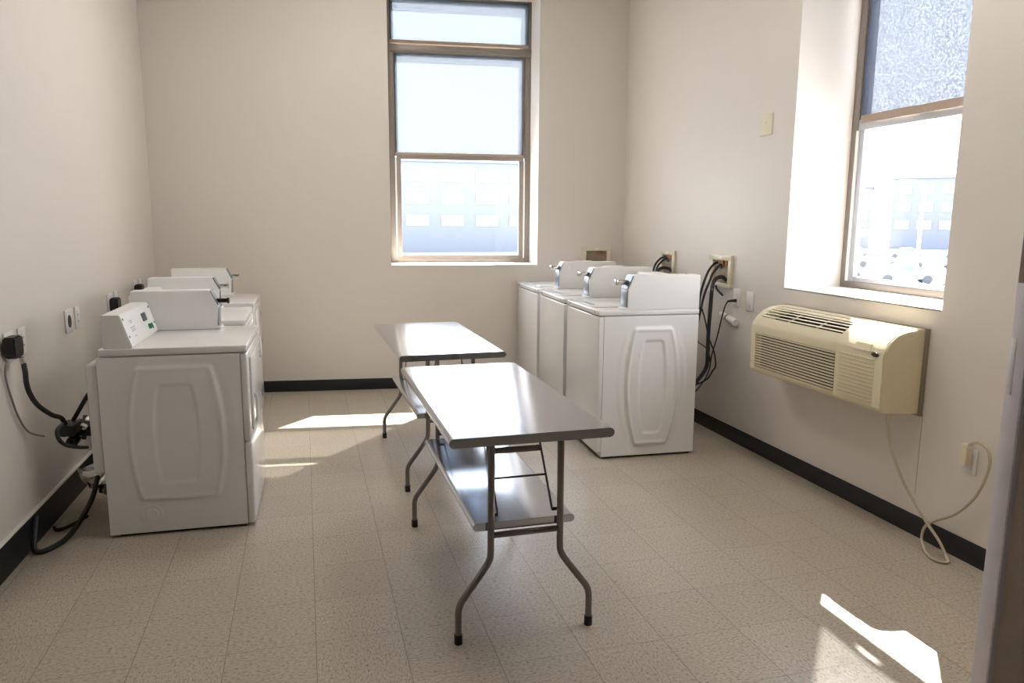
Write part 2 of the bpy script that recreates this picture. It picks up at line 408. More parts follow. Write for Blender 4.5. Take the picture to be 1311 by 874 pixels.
# ------------------------------------------------------------ washers (right)
def make_washer():
    r = thing('washing_machine', 'x', 'washing machine')
    D, W = .672, .670
    MB().box(.034, D, .003, W - .003, .014, .921, .004).build('cabinet', 'enamel2', r)
    MB().box(.0, .034, .0, W, .048, .917, .007, 3).build('front_panel', 'enamel', r)
    MB().box(.05, D - .02, .02, W - .02, 0, .02).build('base', 'rubber', r)
    relief(.036, D, .016, .918, .128, .180, .112, .085, .845, .365, .011, (.52, .16, .765)).build('side_panel', 'enamel_lit', r, 80)
    MB().box(-.002, D + .003, -.002, W + .002, .924, .957, .007, 3).build('top_deck', 'enamel', r)
    ld = MB().box(.035, .50, .165, W - .03, .957, .963, .003); lid = ld.build('loading_lid', 'enamel', r)
    MB().box(.045, .075, .30, .50, .963, .9645).build('sticker', 'ink', lid)
    for y in (.07, .60): MB().cyl((-.005, y, .942), (.0, y, .942), .005, 10).build('screw', 'casedark', r)
    prof = [(.187, .957), (.187, 1.085), (.226, 1.174), (D, 1.174), (D, .957)]
    case = MB().prism(prof, 'y', 0, .118, .003).build('meter_case', 'enamel2', r)
    # metal face of the meter case: vertical plate, slanted plate, slot
    MB().box(.182, .187, .006, .112, .975, 1.083, .001).build('face_plate', 'casemetal', case)
    ang = math.atan2(.226 - .187, 1.174 - 1.085)
    MB().obox((.2025, .059, 1.130), (.005, .106, .092), (0, ang, 0), .001).build('slant_plate', 'casedark', case)
    MB().box(.170, .190, .0, .118, .957, .972, .003).build('white_base_strip', 'trimwhite', case)  # white strip stands in for the glare on the deck
    cs = MB(); cs.box(.130, .212, .048, .076, 1.113, 1.139, .002); cs.box(.122, .132, .038, .086, 1.110, 1.145, .002)
    csl = cs.build('coin_slide', 'chrome', r)
    MB().box(.140, .20, .054, .070, 1.139, 1.1415).build('coin_slot', 'casedark', csl)
    con = MB().prism([(.46, .957), (.475, 1.06), (.52, 1.15), (D, 1.15), (D, .957)], 'y', .118, W, .006).build('console', 'enamel2', r)
    a2 = math.atan2(.045, .09)
    MB().obox((.4945, .40, 1.105), (.006, .46, .07), (0, a2, 0), .001).build('control_strip', 'ink', con)
    for y in (.28, .48): MB().cyl((.475, y, 1.113), (.495, y, 1.105), .018, 20).build('control_knob', 'trimwhite', con)
    t = MB(); t.cyl((.60, .05, 1.174), (.60, .05, 1.180), .010, 14); t.build('cap_screw', 'enamel', case)
    return r
w = make_washer()
WROT = -.048
def wpos(k, dx=0):
    v = .746 * k
    return (1.752 + dx + math.sin(-WROT) * v * .95, 1.674 + math.cos(WROT) * v, 0)
labels_w = ['front white coin washer with fully visible embossed side panel, nearest the camera',
            'middle white coin washer, between the front and the back washers',
            'rear white coin washer, standing against the back wall under its supply box']
ws = [w] + [copy_tree(w) for _ in range(2)]
for k, o in enumerate(ws):
    o.location = wpos(k); o.rotation_euler.z = WROT
    o['label'] = labels_w[k]; o['group'] = 'coin washers by the right wall'

# ------------------------------------------------------------ dryers (left)
def make_dryer(slide_mat):
    r = thing('clothes_dryer', 'x', 'dryer')
    D, W = .622, .690
    MB().box(0, D, .003, W - .003, .012, .872, .004).build('cabinet', 'enamel2', r)
    MB().box(.04, D - .01, .02, W - .02, 0, .016).build('base', 'rubber', r)
    relief(.002, D - .006, .016, .868, .165, .215, .175, .172, .822, .325, .0045, (.47, .255, .735)).build('side_panel', 'enamel2', r, 80)
    p = MB(); p.cyl((.19, .001, .103), (.19, -.0025, .103), .050, 36); p.cyl((.19, -.0025, .103), (.19, -.004, .103), .030, 30, .026); p.build('vent_knockout', 'enamel2', r, 20)
    MB().box(D + .002, D + .033, 0, W, .436, .868, .008, 3).build('front_panel', 'enamel', r)
    MB().box(D + .002, D + .036, 0, W, .016, .428, .008, 3).build('toe_panel', 'enamel', r)
    # loading door on the front, with a vertical grip
    dr = MB(); dr.box(D + .033, D + .043, .09, W - .09, .47, .835, .004); door = dr.build('loading_door', 'enamel', r)
    MB().tube([(D + .045, .14, .50), (D + .056, .14, .52), (D + .056, .14, .62), (D + .045, .14, .64)], .008, 10, 3).build('door_handle', 'enamel', door)
    for z in (.52, .74): MB().box(D + .033, D + .046, W - .09, W - .075, z, z + .04, .002).build('hinge', 'casedark', door)
    MB().box(.012, D + .034, -.001, W + .001, .876, .911, .007, 3).build('top_deck', 'enamel', r)
    # rear cover
    MB().box(-.052, 0, .01, .20, .315, .842, .018, 3).build('rear_cover', 'enamel2', r)
    # sloping console with its face
    cp = [(.034, .911), (.034, 1.066), (.108, 1.066), (.155, .911)]
    con = MB().prism(cp, 'y', .004, .578, .002).build('console', 'enamel2', r)
    a = math.atan2(.155 - .108, 1.066 - .911); L = math.hypot(.047, .155)
    cx, cz = (.108 + .155) / 2, (1.066 + .911) / 2
    nx, nz = math.cos(a), math.sin(a)
    def onface(v, t, off): return (cx + nx * off + math.sin(a) * (-t), v, cz + nz * off + math.cos(a) * t)   # t up the slope
    MB().obox(onface(.291, 0, .002), (.003, .568, L - .008), (0, -a, 0), .001).build('console_face', 'trimwhite', con)
    MB().obox(onface(.40, .020, .0045), (.004, .085, .042), (0, -a, 0), .003).build('coin_reader', 'casedark', con)
    MB().cyl(onface(.43, -.036, .003), onface(.43, -.036, .020), .015, 22, .012).build('start_button', 'green', con)
    MB().obox(onface(.43, -.036, .021), (.004, .006, .030), (0, -a, 0)).build('button_grip', 'black', con)
    for v, t in ((.03, .055), (.03, -.03), (.55, .055), (.55, -.03)): MB().cyl(onface(v, t, .003), onface(v, t, .006), .0055, 10).build('screw', 'casedark', con)
    tx = MB()
    for v, t, wd in ((.14, .035, .05), (.14, .026, .04), (.14, .003, .075), (.14, -.006, .06), (.14, -.014, .07), (.14, -.040, .03)):
        tx.obox(onface(v, t, .0042), (.001, wd, .0028), (0, -a, 0))
    tx.build('printed_text', 'ink', con)
    # meter case at the far end
    prof = [(.03, .911), (.03, 1.121), (.420, 1.121), (.462, 1.035), (.452, .911)]
    case = MB().prism(prof, 'y', .580, W, .003).build('meter_case', 'enamel2', r)
    MB().box(.4545, .462, .588, W - .006, .930, 1.028, .001).build('face_plate', 'casemetal', case)
    a3 = math.atan2(.042, .086)
    MB().obox((.4435, .637, 1.080), (.005, .096, .088), (0, -a3, 0), .001).build('slant_plate', 'casemetal', case)
    MB().box(.45, .472, .580, W, .911, .925, .003).build('white_base_strip', 'trimwhite', case)
    cs = MB(); cs.box(.425, .510, .616, .650, 1.050, 1.072, .002); cs.box(.508, .517, .604, .662, 1.046, 1.078, .002)
    csl = cs.build('coin_slide', slide_mat, r)
    return r
DL = [((-.928, 1.152), -.022, 'black'), ((-1.003, 2.085), 0.0, 'chrome'), ((-1.008, 3.02), 0.0, 'chrome')]
labels_d = ['front white coin dryer with grey shaded side and sloping control console, nearest the camera',
            'middle white coin dryer standing between the front and the back dryers',
            'rear white coin dryer, closest to the back wall']
d0 = make_dryer('chrome')
ds = [d0] + [copy_tree(d0) for _ in range(2)]
for k, o in enumerate(ds):
    (x, y), rz, sm = DL[k]
    o.location = (x, y, 0); o.rotation_euler.z = rz
    o['label'] = labels_d[k]; o['group'] = 'coin dryers along the left wall'
for ch in ds[0].children:
    if ch.name.startswith('coin_slide'):
        ch.data = ch.data.copy(); ch.data.materials[0] = M['black']; ch['label'] = 'black coin slide'

# ------------------------------------------------------------ folding work tables
def make_table():
    r = thing('work_table', 'x', 'table')
    W, Ln, zt, th = .592, 1.25, .790, .034
    def pill(w, h, z, n=10):
        pts = []; rr = h / 2
        for k in range(n + 1):
            a = -PI / 2 + PI * k / n; pts.append((w / 2 - rr + rr * math.cos(a), z + rr * math.sin(a)))
        for k in range(n + 1):
            a = PI / 2 + PI * k / n; pts.append((-w / 2 + rr + rr * math.cos(a), z + rr * math.sin(a)))
        return pts
    MB().prism(pill(W, th, zt - th / 2), 'y', -Ln / 2, Ln / 2, .0015).build('table_top', 'steel', r, 30)
    MB().prism(pill(.385, .030, .425), 'y', -.520, .545, .0015).build('shelf', 'steel', r, 30)
    zu = zt - th
    for sy in (-1, 1):
        y = sy * .535
        for sx in (-1, 1):
            g = MB().tube([(sx * .128, y, zu), (sx * .130, y, .45), (sx * .131, y, .335), (sx * .136, y, .305), (sx * .155, y, .272), (sx * .215, y, .190),
                           (sx * .240, y, .155), (sx * .249, y, .125), (sx * .250, y, .09), (sx * .250, y, .028)], .0125, 14, 4)
            lg = g.build('leg', 'tube', r, 60)
            MB().cyl((sx * .250, y, .0), (sx * .250, y, .036), .0155, 16).build('rubber_foot', 'rubber', lg)
        cb = MB(); cb.tube([(-.135, y + sy * .0, .398), (.135, y, .398)], .011, 12); cb.build('cross_bar', 'tube', r)
        up = MB(); up.box(-.20, .20, y - .025, y + .025, zu - .008, zu + .001); up.build('leg_bracket', 'brace', r)
        for sx in (-1, 1):
            bq = MB(); p0 = Vector((sx * .108, y - sy * .014, .468)); p1 = Vector((sx * .098, y - sy * .225, zu))
            d = p1 - p0; ax = math.atan2(-d.y, d.z)
            bq.obox((p0 + p1) / 2, (.004, .016, d.length), (ax, math.atan2(d.x, d.z) * .0, 0), .001)
            bq.cyl(p0 + Vector((sx * -.006, 0, 0)), p0 + Vector((sx * .020, 0, 0)), .006, 10)
            bq.build('brace', 'brace', r)
        st = MB(); st.box(-.101, .101, y - sy * .150 - .002, y - sy * .150 + .002, .648, .672, .001); st.build('brace_strap', 'tube', r)
        st = MB(); st.cyl((-.105, y - sy * .090, .575), (.105, y - sy * .090, .575), .004, 8); st.build('brace_rod', 'brace', r)
    return r
t1 = make_table(); t2 = copy_tree(t1)
t1.location = (.742, .397, 0); t1.rotation_euler.z = .004
t2.location = (.762, 1.960, 0); t2.rotation_euler.z = .016
tag(t1, 'long stainless steel folding table with lower shelf, nearest the camera', 'table', 'steel folding tables')
tag(t2, 'long stainless steel folding table with lower shelf, farther off by the back wall', 'table', 'steel folding tables')

# ------------------------------------------------------------ wall air conditioner
def adopt(child, root):
    m = Matrix.Translation(root.location) @ Matrix.Rotation(root.rotation_euler.z, 4, 'Z')
    child.parent = root; child.matrix_parent_inverse = m.inverted()
    return child
def make_ac():
    r = thing('air_conditioner', 'cream wall-mounted air conditioner with louvred front below the right window', 'air conditioner', (XR, 0, .60))
    # profile in (x,z), x negative into the room; z measured from the underside
    P = [(0, 0), (-.222, .016), (-.238, .034), (-.243, .29), (-.236, .312), (-.21, .350), (-.17, .383), (-.12, .403), (-.06, .412), (0, .414)]
    y0, y1 = .245, 1.315
    g0, g1 = .575, 1.235           # louvred span
    hb = MB()
    hb.prism(P, 'y', y0, g0, .004); hb.prism(P, 'y', g1 + .03, y1, .004)
    # around the grilles: underside rail, band between front and top grille, rear rail, inner core
    hb.prism([(0, 0), (-.222, .016), (-.238, .034), (-.2395, .052), (-.20, .052), (-.20, .03), (0, .02)], 'y', g0 - .005, g1 + .035)
    hb.prism([(-.2425, .258), (-.243, .29), (-.236, .312), (-.21, .350), (-.200, .343), (-.222, .308), (-.225, .258)], 'y', g0 - .005, g1 + .035)
    hb.prism([(-.075, .410), (-.04, .413), (0, .414), (0, .39), (-.07, .38)], 'y', g0 - .005, g1 + .035)
    hb.build('housing', 'ac', r, 40)
    MB().prism([(0, .02), (-.200, .03), (-.200, .28), (-.17, .31), (-.07, .350), (0, .36)], 'y', g0 - .002, g1 + .032).build('inner_core', 'acdark', r)
    fr = MB(); n = 13
    for k in range(n):
        z = .058 + k * .0158
        xa = -.2398 - .0002 * k
        fr.prism([(xa, z), (xa, z + .0080), (xa + .008, z + .0080), (xa + .008, z)], 'y', g0 + .002, g1 + .028)
    fr.build('front_grille', 'ac', r)
    tg = MB()
    for t in (.10, .27, .44, .61, .78, .93):
        # along the curved top from (-.205,.352) to (-.08,.409)
        x = -.205 + t * .125; z = .352 + (.409 - .352) * math.sin(t * PI / 2) - .004
        tg.prism([(x - .004, z - .003), (x + .004, z - .001), (x + .004, z + .003), (x - .004, z)], 'y', g0 + .002, g1 + .028)
    for yy in (g0 + .22, g0 + .46): tg.prism([(-.20, .335), (-.08, .39), (-.08, .398), (-.20, .343)], 'y', yy, yy + .005)
    tg.build('top_grille', 'ac', r)
    # raised control door on the curved top, latch and badge, pressed lines on the front
    cd = MB(); cd.prism([(-.241, .303), (-.2105, .3535), (-.17, .3868), (-.12, .4068), (-.06, .4155), (-.06, .410), (-.12, .401), (-.17, .381), (-.21, .347), (-.236, .309)], 'y', y0 + .012, g0 - .012, .001)
    dd = cd.build('control_door', 'ac', r)
    MB().prism([(-.246, .300), (-.2265, .335), (-.2235, .333), (-.243, .298)], 'y', .335, .445, .002).build('door_latch', 'ac', dd)
    ln = MB()
    for k in range(12): ln.box(-.2455, -.241, y0 + .055, g0 - .035, .058 + k * .0185, .0635 + k * .0185, .0015)
    ln.build('pressed_lines', 'ac', r)
    bd = MB(); b = bmesh.new(); bmesh.ops.create_uvsphere(b, u_segments=20, v_segments=10, radius=1)
    bd._merge(b, Matrix.Translation((-.2455, y0 + .052, .292)) @ Matrix.Diagonal((.004, .026, .0115, 1))); bd.build('badge', 'black', r)
    MB().box(-.018, 0, y0 - .014, y1 + .012, -.008, .416, .002).build('wall_sleeve', 'sleeve', r)
    return r
ac = make_ac()
cord = [(2.66, .262, .618), (2.66, .248, .534), (2.67, .217, .427), (2.70, .172, .304), (2.73, .126, .214), (2.75, .064, .136), (2.76, -.005, .073), (2.762, -.049, .020),
        (2.735, -.085, .0085), (2.700, -.060, .0085), (2.705, -.015, .0085), (2.735, .045, .012), (2.77, .100, .040), (2.79, .105, .094), (2.80, .06, .14), (2.80, -.036, .209), (2.80, -.118, .307),
        (2.80, -.161, .401), (2.80, -.18, .489), (2.80, -.166, .547), (2.80, -.128, .567), (2.804, -.09, .560), (2.806, -.068, .545)]
accord = adopt(MB().tube(cord, .0068, 10, 6).build('power_cord', 'cordiv'), ac)
MB().prism([(-.072, .447), (-.072, .532), (-.062, .544), (-.036, .544), (-.028, .532), (-.028, .447)], 'x', XR - .045, XR - .012, .004).build('plug', 'ivory', accord)
def wall_plate(name, wall, y, z, w, h, mat, label, cat, group=None):
    r = thing(name, label, cat, (XR, y, z) if wall == 'R' else (XL(y), y, z), 0 if wall == 'R' else PI, group)
    MB().box(-.007, 0, -w / 2, w / 2, -h / 2, h / 2, .0025).build('cover_plate', mat, r)
    return r
r = wall_plate('wall_outlet', 'R', -.055, .462, .072, .116, 'plate', 'pale wall outlet low on the right wall, holding the air conditioner plug', 'outlet')
MB().box(-.011, -.007, -.018, .018, -.035, .035, .002).build('receptacle', 'plate', r)

# blank plate high on the right wall
r = wall_plate('blank_wall_plate', 'R', 1.642, 2.11, .128, .13, 'ivory', 'cream blank cover plate high on the right wall, left of the window', 'wall plate')
MB().cyl((-.007, 0, .012), (-.010, 0, .012), .006, 12).build('screw', 'ivory', r)
r = wall_plate('wall_outlet', 'R', 1.865, 1.0, .075, .118, 'plate', 'white outlet beside the large supply box, with a black plug in it', 'outlet')
for z_ in (.006, -.034): MB().box(-.0095, -.007, -.017, .017, z_, z_ + .028, .004).build('receptacle', 'plate', r)
r = wall_plate('wall_outlet', 'R', 1.705, .99, .082, .124, 'plate', 'white empty outlet next to the air conditioner top left corner', 'outlet')
q = MB(); q.box(-.0095, -.007, -.019, .019, -.04, .04, .004); q.build('receptacle', 'plate', r)
pl = thing('power_plug', 'black plug in the outlet below the large supply box', 'plug', (XR - .0095, 1.862, .978))
MB().tube([(0, 0, 0), (-.02, .002, 0), (-.045, .006, -.002), (-.06, .008, -.004)], .012, 12, 3, taper=lambda t: 1 - .5 * t).build('plug_body', 'rubber', pl)
# loose coupling with a red band, fixed to the wall
r = thing('hose_coupling', 'small white hose coupling with a dark red band, tilted on the wall under the outlet', 'hose coupling', (XR, 1.92, .85))
p0, p1 = Vector((-.024, .095, .020)), Vector((-.024, -.095, -.018))
MB().tube([p0, p0.lerp(p1, .3), p0.lerp(p1, .42), p0.lerp(p1, .45)], .019, 14).build('coupling_body', 'plate', r)
MB().tube([p0.lerp(p1, .42), p0.lerp(p1, .50)], .0235, 16).build('band', 'red', r)
MB().tube([p0.lerp(p1, .50), p0.lerp(p1, .62), p0.lerp(p1, .65), p0.lerp(p1, 1)], .024, 16).build('collar', 'plate', r)
MB().box(-.03, 0, -.012, .012, -.016, .016, .002).build('wall_clip', 'plate', r)

# ------------------------------------------------------------ washer supply boxes
def supply_box(matrix, w, h, label, valves=True):
    """local: x along the wall, -y into the room; the tray stands .02 proud and opens to a dark back"""
    r = bpy.data.objects.new('supply_box', None); C.objects.link(r); r.matrix_world = matrix; tag(r, label, 'supply box', 'laundry supply boxes')
    f = MB(); b = .036; d = .022
    f.box(-w / 2, w / 2, -d, 0, h / 2 - b, h / 2, .002); f.box(-w / 2, w / 2, -d, 0, -h / 2, -h / 2 + b * .8, .002)
    f.box(-w / 2, -w / 2 + b, -d, 0, -h / 2 + b * .8, h / 2 - b, .002); f.box(w / 2 - b, w / 2, -d, 0, -h / 2 + b * .8, h / 2 - b, .002)
    f.build('box_frame', 'ivory', r)
    MB().box(-w / 2 + b - .001, w / 2 - b + .001, -.004, -.001, -h / 2 + b * .8, h / 2 - b).build('box_back', M['boxback'], r)
    for x in (.02, w / 2 - b - .03):
        v = MB(); v.cyl((x, -.010, h / 2 - b - .001), (x, -.010, h / 2 - b - .035), .011, 12); v.cyl((x, -.010, h / 2 - b - .02), (x, -.020, h / 2 - b - .02), .007, 10)
        v.build('valve', 'copper', r)
    if valves: MB().box(-.035, .005, -.012, -.004, h / 2 - b - .058, h / 2 - b - .03, .002).build('valve_handle', 'teal', r)
    MB().box(-.02, .02, -d - .001, -d + .001, h / 2 - .026, h / 2 - .010).build('sticker', 'plate', r)
    return r
M['boxback'] = pbr('box_back', (.30, .24, .17), .6, noise=.3, scale=25)
def RM(y, z): return Matrix.Translation((XR, y, z)) @ Matrix.Rotation(-PI / 2, 4, 'Z')
supply_box(RM(2.068, 1.165), .275, .225, 'cream supply box with black hoses and teal valve, nearest the air conditioner')
supply_box(RM(2.868, 1.165), .235, .225, 'cream supply box on the right wall half hidden behind the middle washer console')
supply_box(MBACK @ Matrix.Translation((2.60, 0, 1.160)), .265, .225, 'cream supply box on the back wall above the rear washer, without hoses', False)

def hose(name, pts, rad, label, cat, group=None, mat='rubber', sm=6):
    if cat == 'cord' and name == 'power_cord': return adopt(MB().tube(pts, rad, 10, sm).build(name, mat), ws[0])
    return tag(MB().tube(pts, rad, 10, sm).build(name, mat), label, cat, group)
hose('water_hose', [(2.826, 2.112, 1.222), (2.80, 2.118, 1.214), (2.74, 2.081, 1.175), (2.70, 2.06, 1.117), (2.68, 2.061, 1.052), (2.66, 2.052, .987), (2.64, 2.031, .908), (2.60, 2.03, .80), (2.53, 2.04, .70), (2.462, 2.05, .62)],
     .0085, 'black water hose curving out of the large supply box, leftmost of its pair', 'hose', 'black hoses of the front washer')
hose('water_hose', [(2.826, 2.048, 1.214), (2.80, 2.055, 1.203), (2.75, 2.045, 1.155), (2.715, 2.028, 1.097), (2.685, 2.022, 1.033), (2.665, 2.02, .962), (2.64, 2.005, .882), (2.61, 2.0, .78), (2.53, 2.0, .66), (2.461, 2.0, .60)],
     .0085, 'black water hose out of the large supply box, rightmost of its pair', 'hose', 'black hoses of the front washer')
hose('drain_hose', [(2.824, 1.985, 1.10), (2.80, 2.003, 1.128), (2.76, 2.006, 1.122), (2.72, 1.987, 1.09), (2.70, 1.967, 1.022), (2.69, 1.958, .888), (2.68, 1.949, .753), (2.66, 1.912, .623), (2.64, 1.888, .519), (2.56, 1.873, .421), (2.462, 1.84, .33)],
     .0135, 'thick black drain hose hooked into the large supply box', 'hose')
hose('cable_tie_strap', [(2.735, 1.976, 1.075), (2.742, 1.972, 1.05), (2.75, 1.955, 1.032), (2.75, 1.91, 1.012)], .0075, 'short black strap end sticking out beside the thick drain hose', 'strap')
hose('power_cord', [(2.770, 1.870, .975), (2.757, 1.874, .95), (2.745, 1.880, .90), (2.735, 1.889, .831), (2.72, 1.909, .703), (2.70, 1.926, .592), (2.685, 1.935, .469), (2.60, 1.93, .352), (2.458, 1.92, .26)],
     .0045, 'thin black cord from the outlet plug down behind the front washer', 'cord')
hose('power_cord', [(2.461, 2.085, .965), (2.655, 2.05, .915), (2.66, 2.0, .884), (2.648, 1.93, .81), (2.64, 1.875, .728), (2.66, 1.832, .637), (2.66, 1.803, .551), (2.66, 1.839, .501), (2.64, 1.905, .42), (2.461, 1.99, .33)],
     .0055, 'black cord bowing outward beside the bundle of washer hoses', 'cord')
hose('power_cord', [(2.462, 2.07, .74), (2.62, 2.03, .690), (2.625, 1.966, .675), (2.63, 1.87, .650), (2.625, 1.822, .600), (2.63, 1.84, .56)], .0035, 'thin black wire crossing the hose bundle', 'cord')
hose('water_hose', [(2.465, 2.10, .83), (2.60, 2.075, .765), (2.63, 2.04, .633), (2.62, 2.02, .513), (2.60, 2.03, .388), (2.465, 2.08, .27)], .007, 'black hose hugging the rear edge of the front washer', 'hose', 'black hoses of the front washer')
# hoses of the middle washer
hose('water_hose', [(2.826, 2.895, 1.222), (2.79, 2.91, 1.215), (2.72, 2.87, 1.17), (2.69, 2.86, 1.10), (2.64, 2.86, 1.0), (2.56, 2.86, .88), (2.488, 2.86, .82)], .0085, 'black water hose in the half hidden supply box, left of its pair', 'hose', 'black hoses of the middle washer')
hose('water_hose', [(2.826, 2.855, 1.216), (2.79, 2.865, 1.205), (2.73, 2.845, 1.16), (2.70, 2.832, 1.10), (2.64, 2.825, 1.0), (2.56, 2.82, .88), (2.486, 2.82, .82)], .0085, 'black water hose in the half hidden supply box, rightmost of its pair', 'hose', 'black hoses of the middle washer')
hose('drain_hose', [(2.824, 2.785, 1.118), (2.79, 2.80, 1.138), (2.73, 2.80, 1.138), (2.69, 2.79, 1.10), (2.64, 2.75, 1.02), (2.57, 2.74, .9), (2.488, 2.72, .8)], .0135, 'thick black drain hose looping into the half hidden supply box', 'hose')

# ------------------------------------------------------------ left wall outlets, plugs and cords
def outletL(y, z, w, h, label, kind):
    r = wall_plate('wall_outlet', 'L', y, z, w, h, 'plate', label, 'outlet')
    if kind == 'range':
        q = MB(); b = bmesh.new(); bmesh.ops.create_cone(b, cap_ends=True, segments=28, radius1=1, radius2=1, depth=1)
        q._merge(b, Matrix.Translation((-.0085, 0, -.004)) @ Matrix.Diagonal((.004, .026, .034, 1)) @ Matrix.Rotation(PI / 2, 4, 'Y')); q.build('round_socket', 'black', r)
    elif kind == 'duplex':
        q = MB(); q.box(-.0095, -.007, -.016, .016, -.035, .035, .003); q.build('receptacle', 'plate', r)
        for z_ in (-.020, .015):
            for y_ in (-.006, .006): MB().box(-.0102, -.0095, y_ - .001, y_ + .001, z_ - .004, z_ + .004).build('slot', 'black', r)
    return r
outletL(1.115, .948, .105, .124, 'large white outlet on the left wall carrying the big black plug', 'none')
outletL(1.262, .948, .085, .122, 'small white outlet just right of the big black plug', 'duplex')
outletL(1.925, .952, .115, .124, 'white outlet with a round black empty socket on the left wall', 'range')
outletL(2.075, .952, .080, .122, 'small white outlet right of the round black socket', 'duplex')
outletL(2.755, .957, .115, .124, 'white outlet behind the front dryer console, carrying a black plug', 'none')
outletL(2.91, .962, .080, .122, 'small white outlet beside the plug behind the front dryer console', 'duplex')
outletL(3.47, .985, .100, .122, 'white outlet showing above the middle dryer console, carrying a black plug', 'none')
outletL(3.63, .985, .075, .122, 'small white outlet farthest along the left wall', 'duplex')
def big_plug(y, z, label):
    r = thing('power_plug', label, 'plug', (XL(y) + .008, y, z))
    MB().prism([(-.050, -.035), (-.056, .010), (-.048, .045), (.048, .045), (.058, .015), (.052, -.035), (.038, -.052), (-.034, -.050)], 'x', 0, .048, .007).build('plug_body', 'rubber', r)
    return r
big_plug(1.075, .950, 'big black angled dryer plug, leftmost on the left wall')
big_plug(2.775, .945, 'black dryer plug seen just above the front dryer console')
big_plug(3.46, .975, 'small-looking black dryer plug above the middle dryer console')
r = thing('strain_relief', 'short bare metal cord clamp under the big black plug', 'cord clamp', (-1.195, 1.072, .898))
MB().cyl((0, 0, .004), (.004, .004, -.030), .010, 12).build('clamp_body', 'foil', r)
hose('dryer_cord', [(-1.190, 1.076, .872), (-1.180, 1.055, .835), (-1.178, 1.05, .79), (-1.170, 1.055, .74), (-1.155, 1.09, .68), (-1.13, 1.17, .615), (-1.11, 1.225, .585), (-1.10, 1.245, .548)],
     .011, 'thick black cord sagging from the big black plug', 'cord')
hose('dryer_cord', [(-.985, 1.275, .70), (-1.01, 1.28, .665), (-1.045, 1.29, .61), (-1.085, 1.315, .548)], .010, 'thick black cord coming out from behind the front dryer', 'cord')
hose('dryer_cord', [(-1.06, 1.40, .385), (-1.06, 1.27, .425), (-1.07, 1.13, .478), (-1.08, 1.075, .520), (-1.09, 1.09, .558), (-1.09, 1.17, .568)],
     .009, 'black cord curled around the black junction clump', 'cord')
jb = thing('cord_junction', 'dark clump where the dryer cords meet beside the front dryer', 'cord junction', (-1.09, 1.29, .50))
q = MB(); q.box(-.035, .035, -.07, .06, -.01, .045, .012); q.obox((.03, .10, -.01), (.06, .12, .09), (.3, .1, .2), .02); q.obox((.0, .02, -.05), (.05, .09, .05), (.2, .3, 0), .015)
q.build('junction_body', 'rubber', jb)
MB().obox((.045, .03, .012), (.03, .03, .02), (.3, .5, 0), .004).build('metal_clip', 'foil', jb); MB().obox((.05, .09, .03), (.02, .03, .02), (.6, .1, 0), .004).build('metal_clip', 'foil', jb)
hose('thin_cable', [(-1.232, 1.000, .885), (-1.243, 1.015, .84), (-1.246, 1.035, .79), (-1.244, 1.06, .72), (-1.243, 1.11, .63), (-1.240, 1.20, .535), (-1.20, 1.27, .49)],
     .0045, 'thin grey cable running down the left wall below the big plug', 'cable', mat='cordgrey')
hose('floor_cord', [(-1.05, 1.50, .20), (-1.06, 1.42, .12), (-1.085, 1.30, .055), (-1.115, 1.17, .018), (-1.16, 1.07, .0125), (-1.20, 1.045, .0125), (-1.218, 1.06, .030), (-1.222, 1.10, .085), (-1.224, 1.14, .145)],
     .0125, 'black cord looping on the floor against the left baseboard', 'cord')
hose('floor_cord', [(-1.218, 1.34, .010), (-1.20, 1.305, .010), (-1.17, 1.31, .010), (-1.13, 1.38, .010), (-1.10, 1.45, .010)], .008, 'short black cord end on the floor inside the larger loop', 'cord')
# crumpled foil duct
dm = MB(); pts = [(-.955, 1.50, .14), (-1.00, 1.51, .15), (-1.05, 1.53, .165), (-1.09, 1.55, .19), (-1.11, 1.57, .225)]
bm = dm.tube(pts, .050, 11, 3).bm
for v in bm.verts:
    v.co += Vector([random.uniform(-.010, .010) for _ in range(3)])
tag(dm.build('exhaust_duct', 'foil', None, 2), 'crumpled silver foil exhaust duct behind the front dryer', 'duct')

# ------------------------------------------------------------ open door leaf at the right edge
dr = bpy.data.objects.new('door_1', None); C.objects.link(dr); dr.location = (1.922, -.975, 0); tag(dr, 'open door leaf at the right edge of the picture, seen at its latch edge', 'door', None, 'structure')
MB().box(.004, .905, -.022, .020, .012, 2.08, .002).build('door_panel', 'doorface', dr)
ed = MB(); ed.box(-.002, .006, -.0245, .0245, .008, 1.345, .001); ed.box(.0, .022, -.027, -.021, .008, 1.345, .001); ed.box(.0, .022, .021, .027, .008, 2.08, .001)
tag(ed.build('edge_guard', 'dooredge', dr), 'grey metal edge guard')
tag(MB().box(-.001, .006, -.0245, .0245, 1.345, 2.08, .001).build('edge_strip', 'doorbrown', dr), 'brown upper edge')
MB().box(-.0035, -.0015, .006, .022, 1.03, 1.19, .0005).build('latch_plate', 'trimwhite', dr)
MB().tube([(.06, -.022, 1.0), (.06, -.07, 1.0), (.10, -.075, 1.0), (.17, -.075, 1.0)], .009, 12, 3).build('door_handle', 'chrome', dr)

# ------------------------------------------------------------ added fill panels (unseen, above the frame, brightening the room)
for k, (x, y) in enumerate(((.3, 2.3), (1.95, .1))):
    r = bpy.data.objects.new('fill_light', None); C.objects.link(r); r.location = (x, y, HC)
    tag(r, ['added fill panel on the dryer side, unseen above the frame', 'added fill panel on the washer side, unseen above the frame'][k], 'fill light', 'added fill panels')
    f = MB(); f.box(-.32, .32, -.62, .62, -.05, 0, .004); f.build('fill_frame', 'plate', r)
    MB().box(-.29, .29, -.59, .59, -.056, -.050).build('fill_panel', 'fill_glow', r)

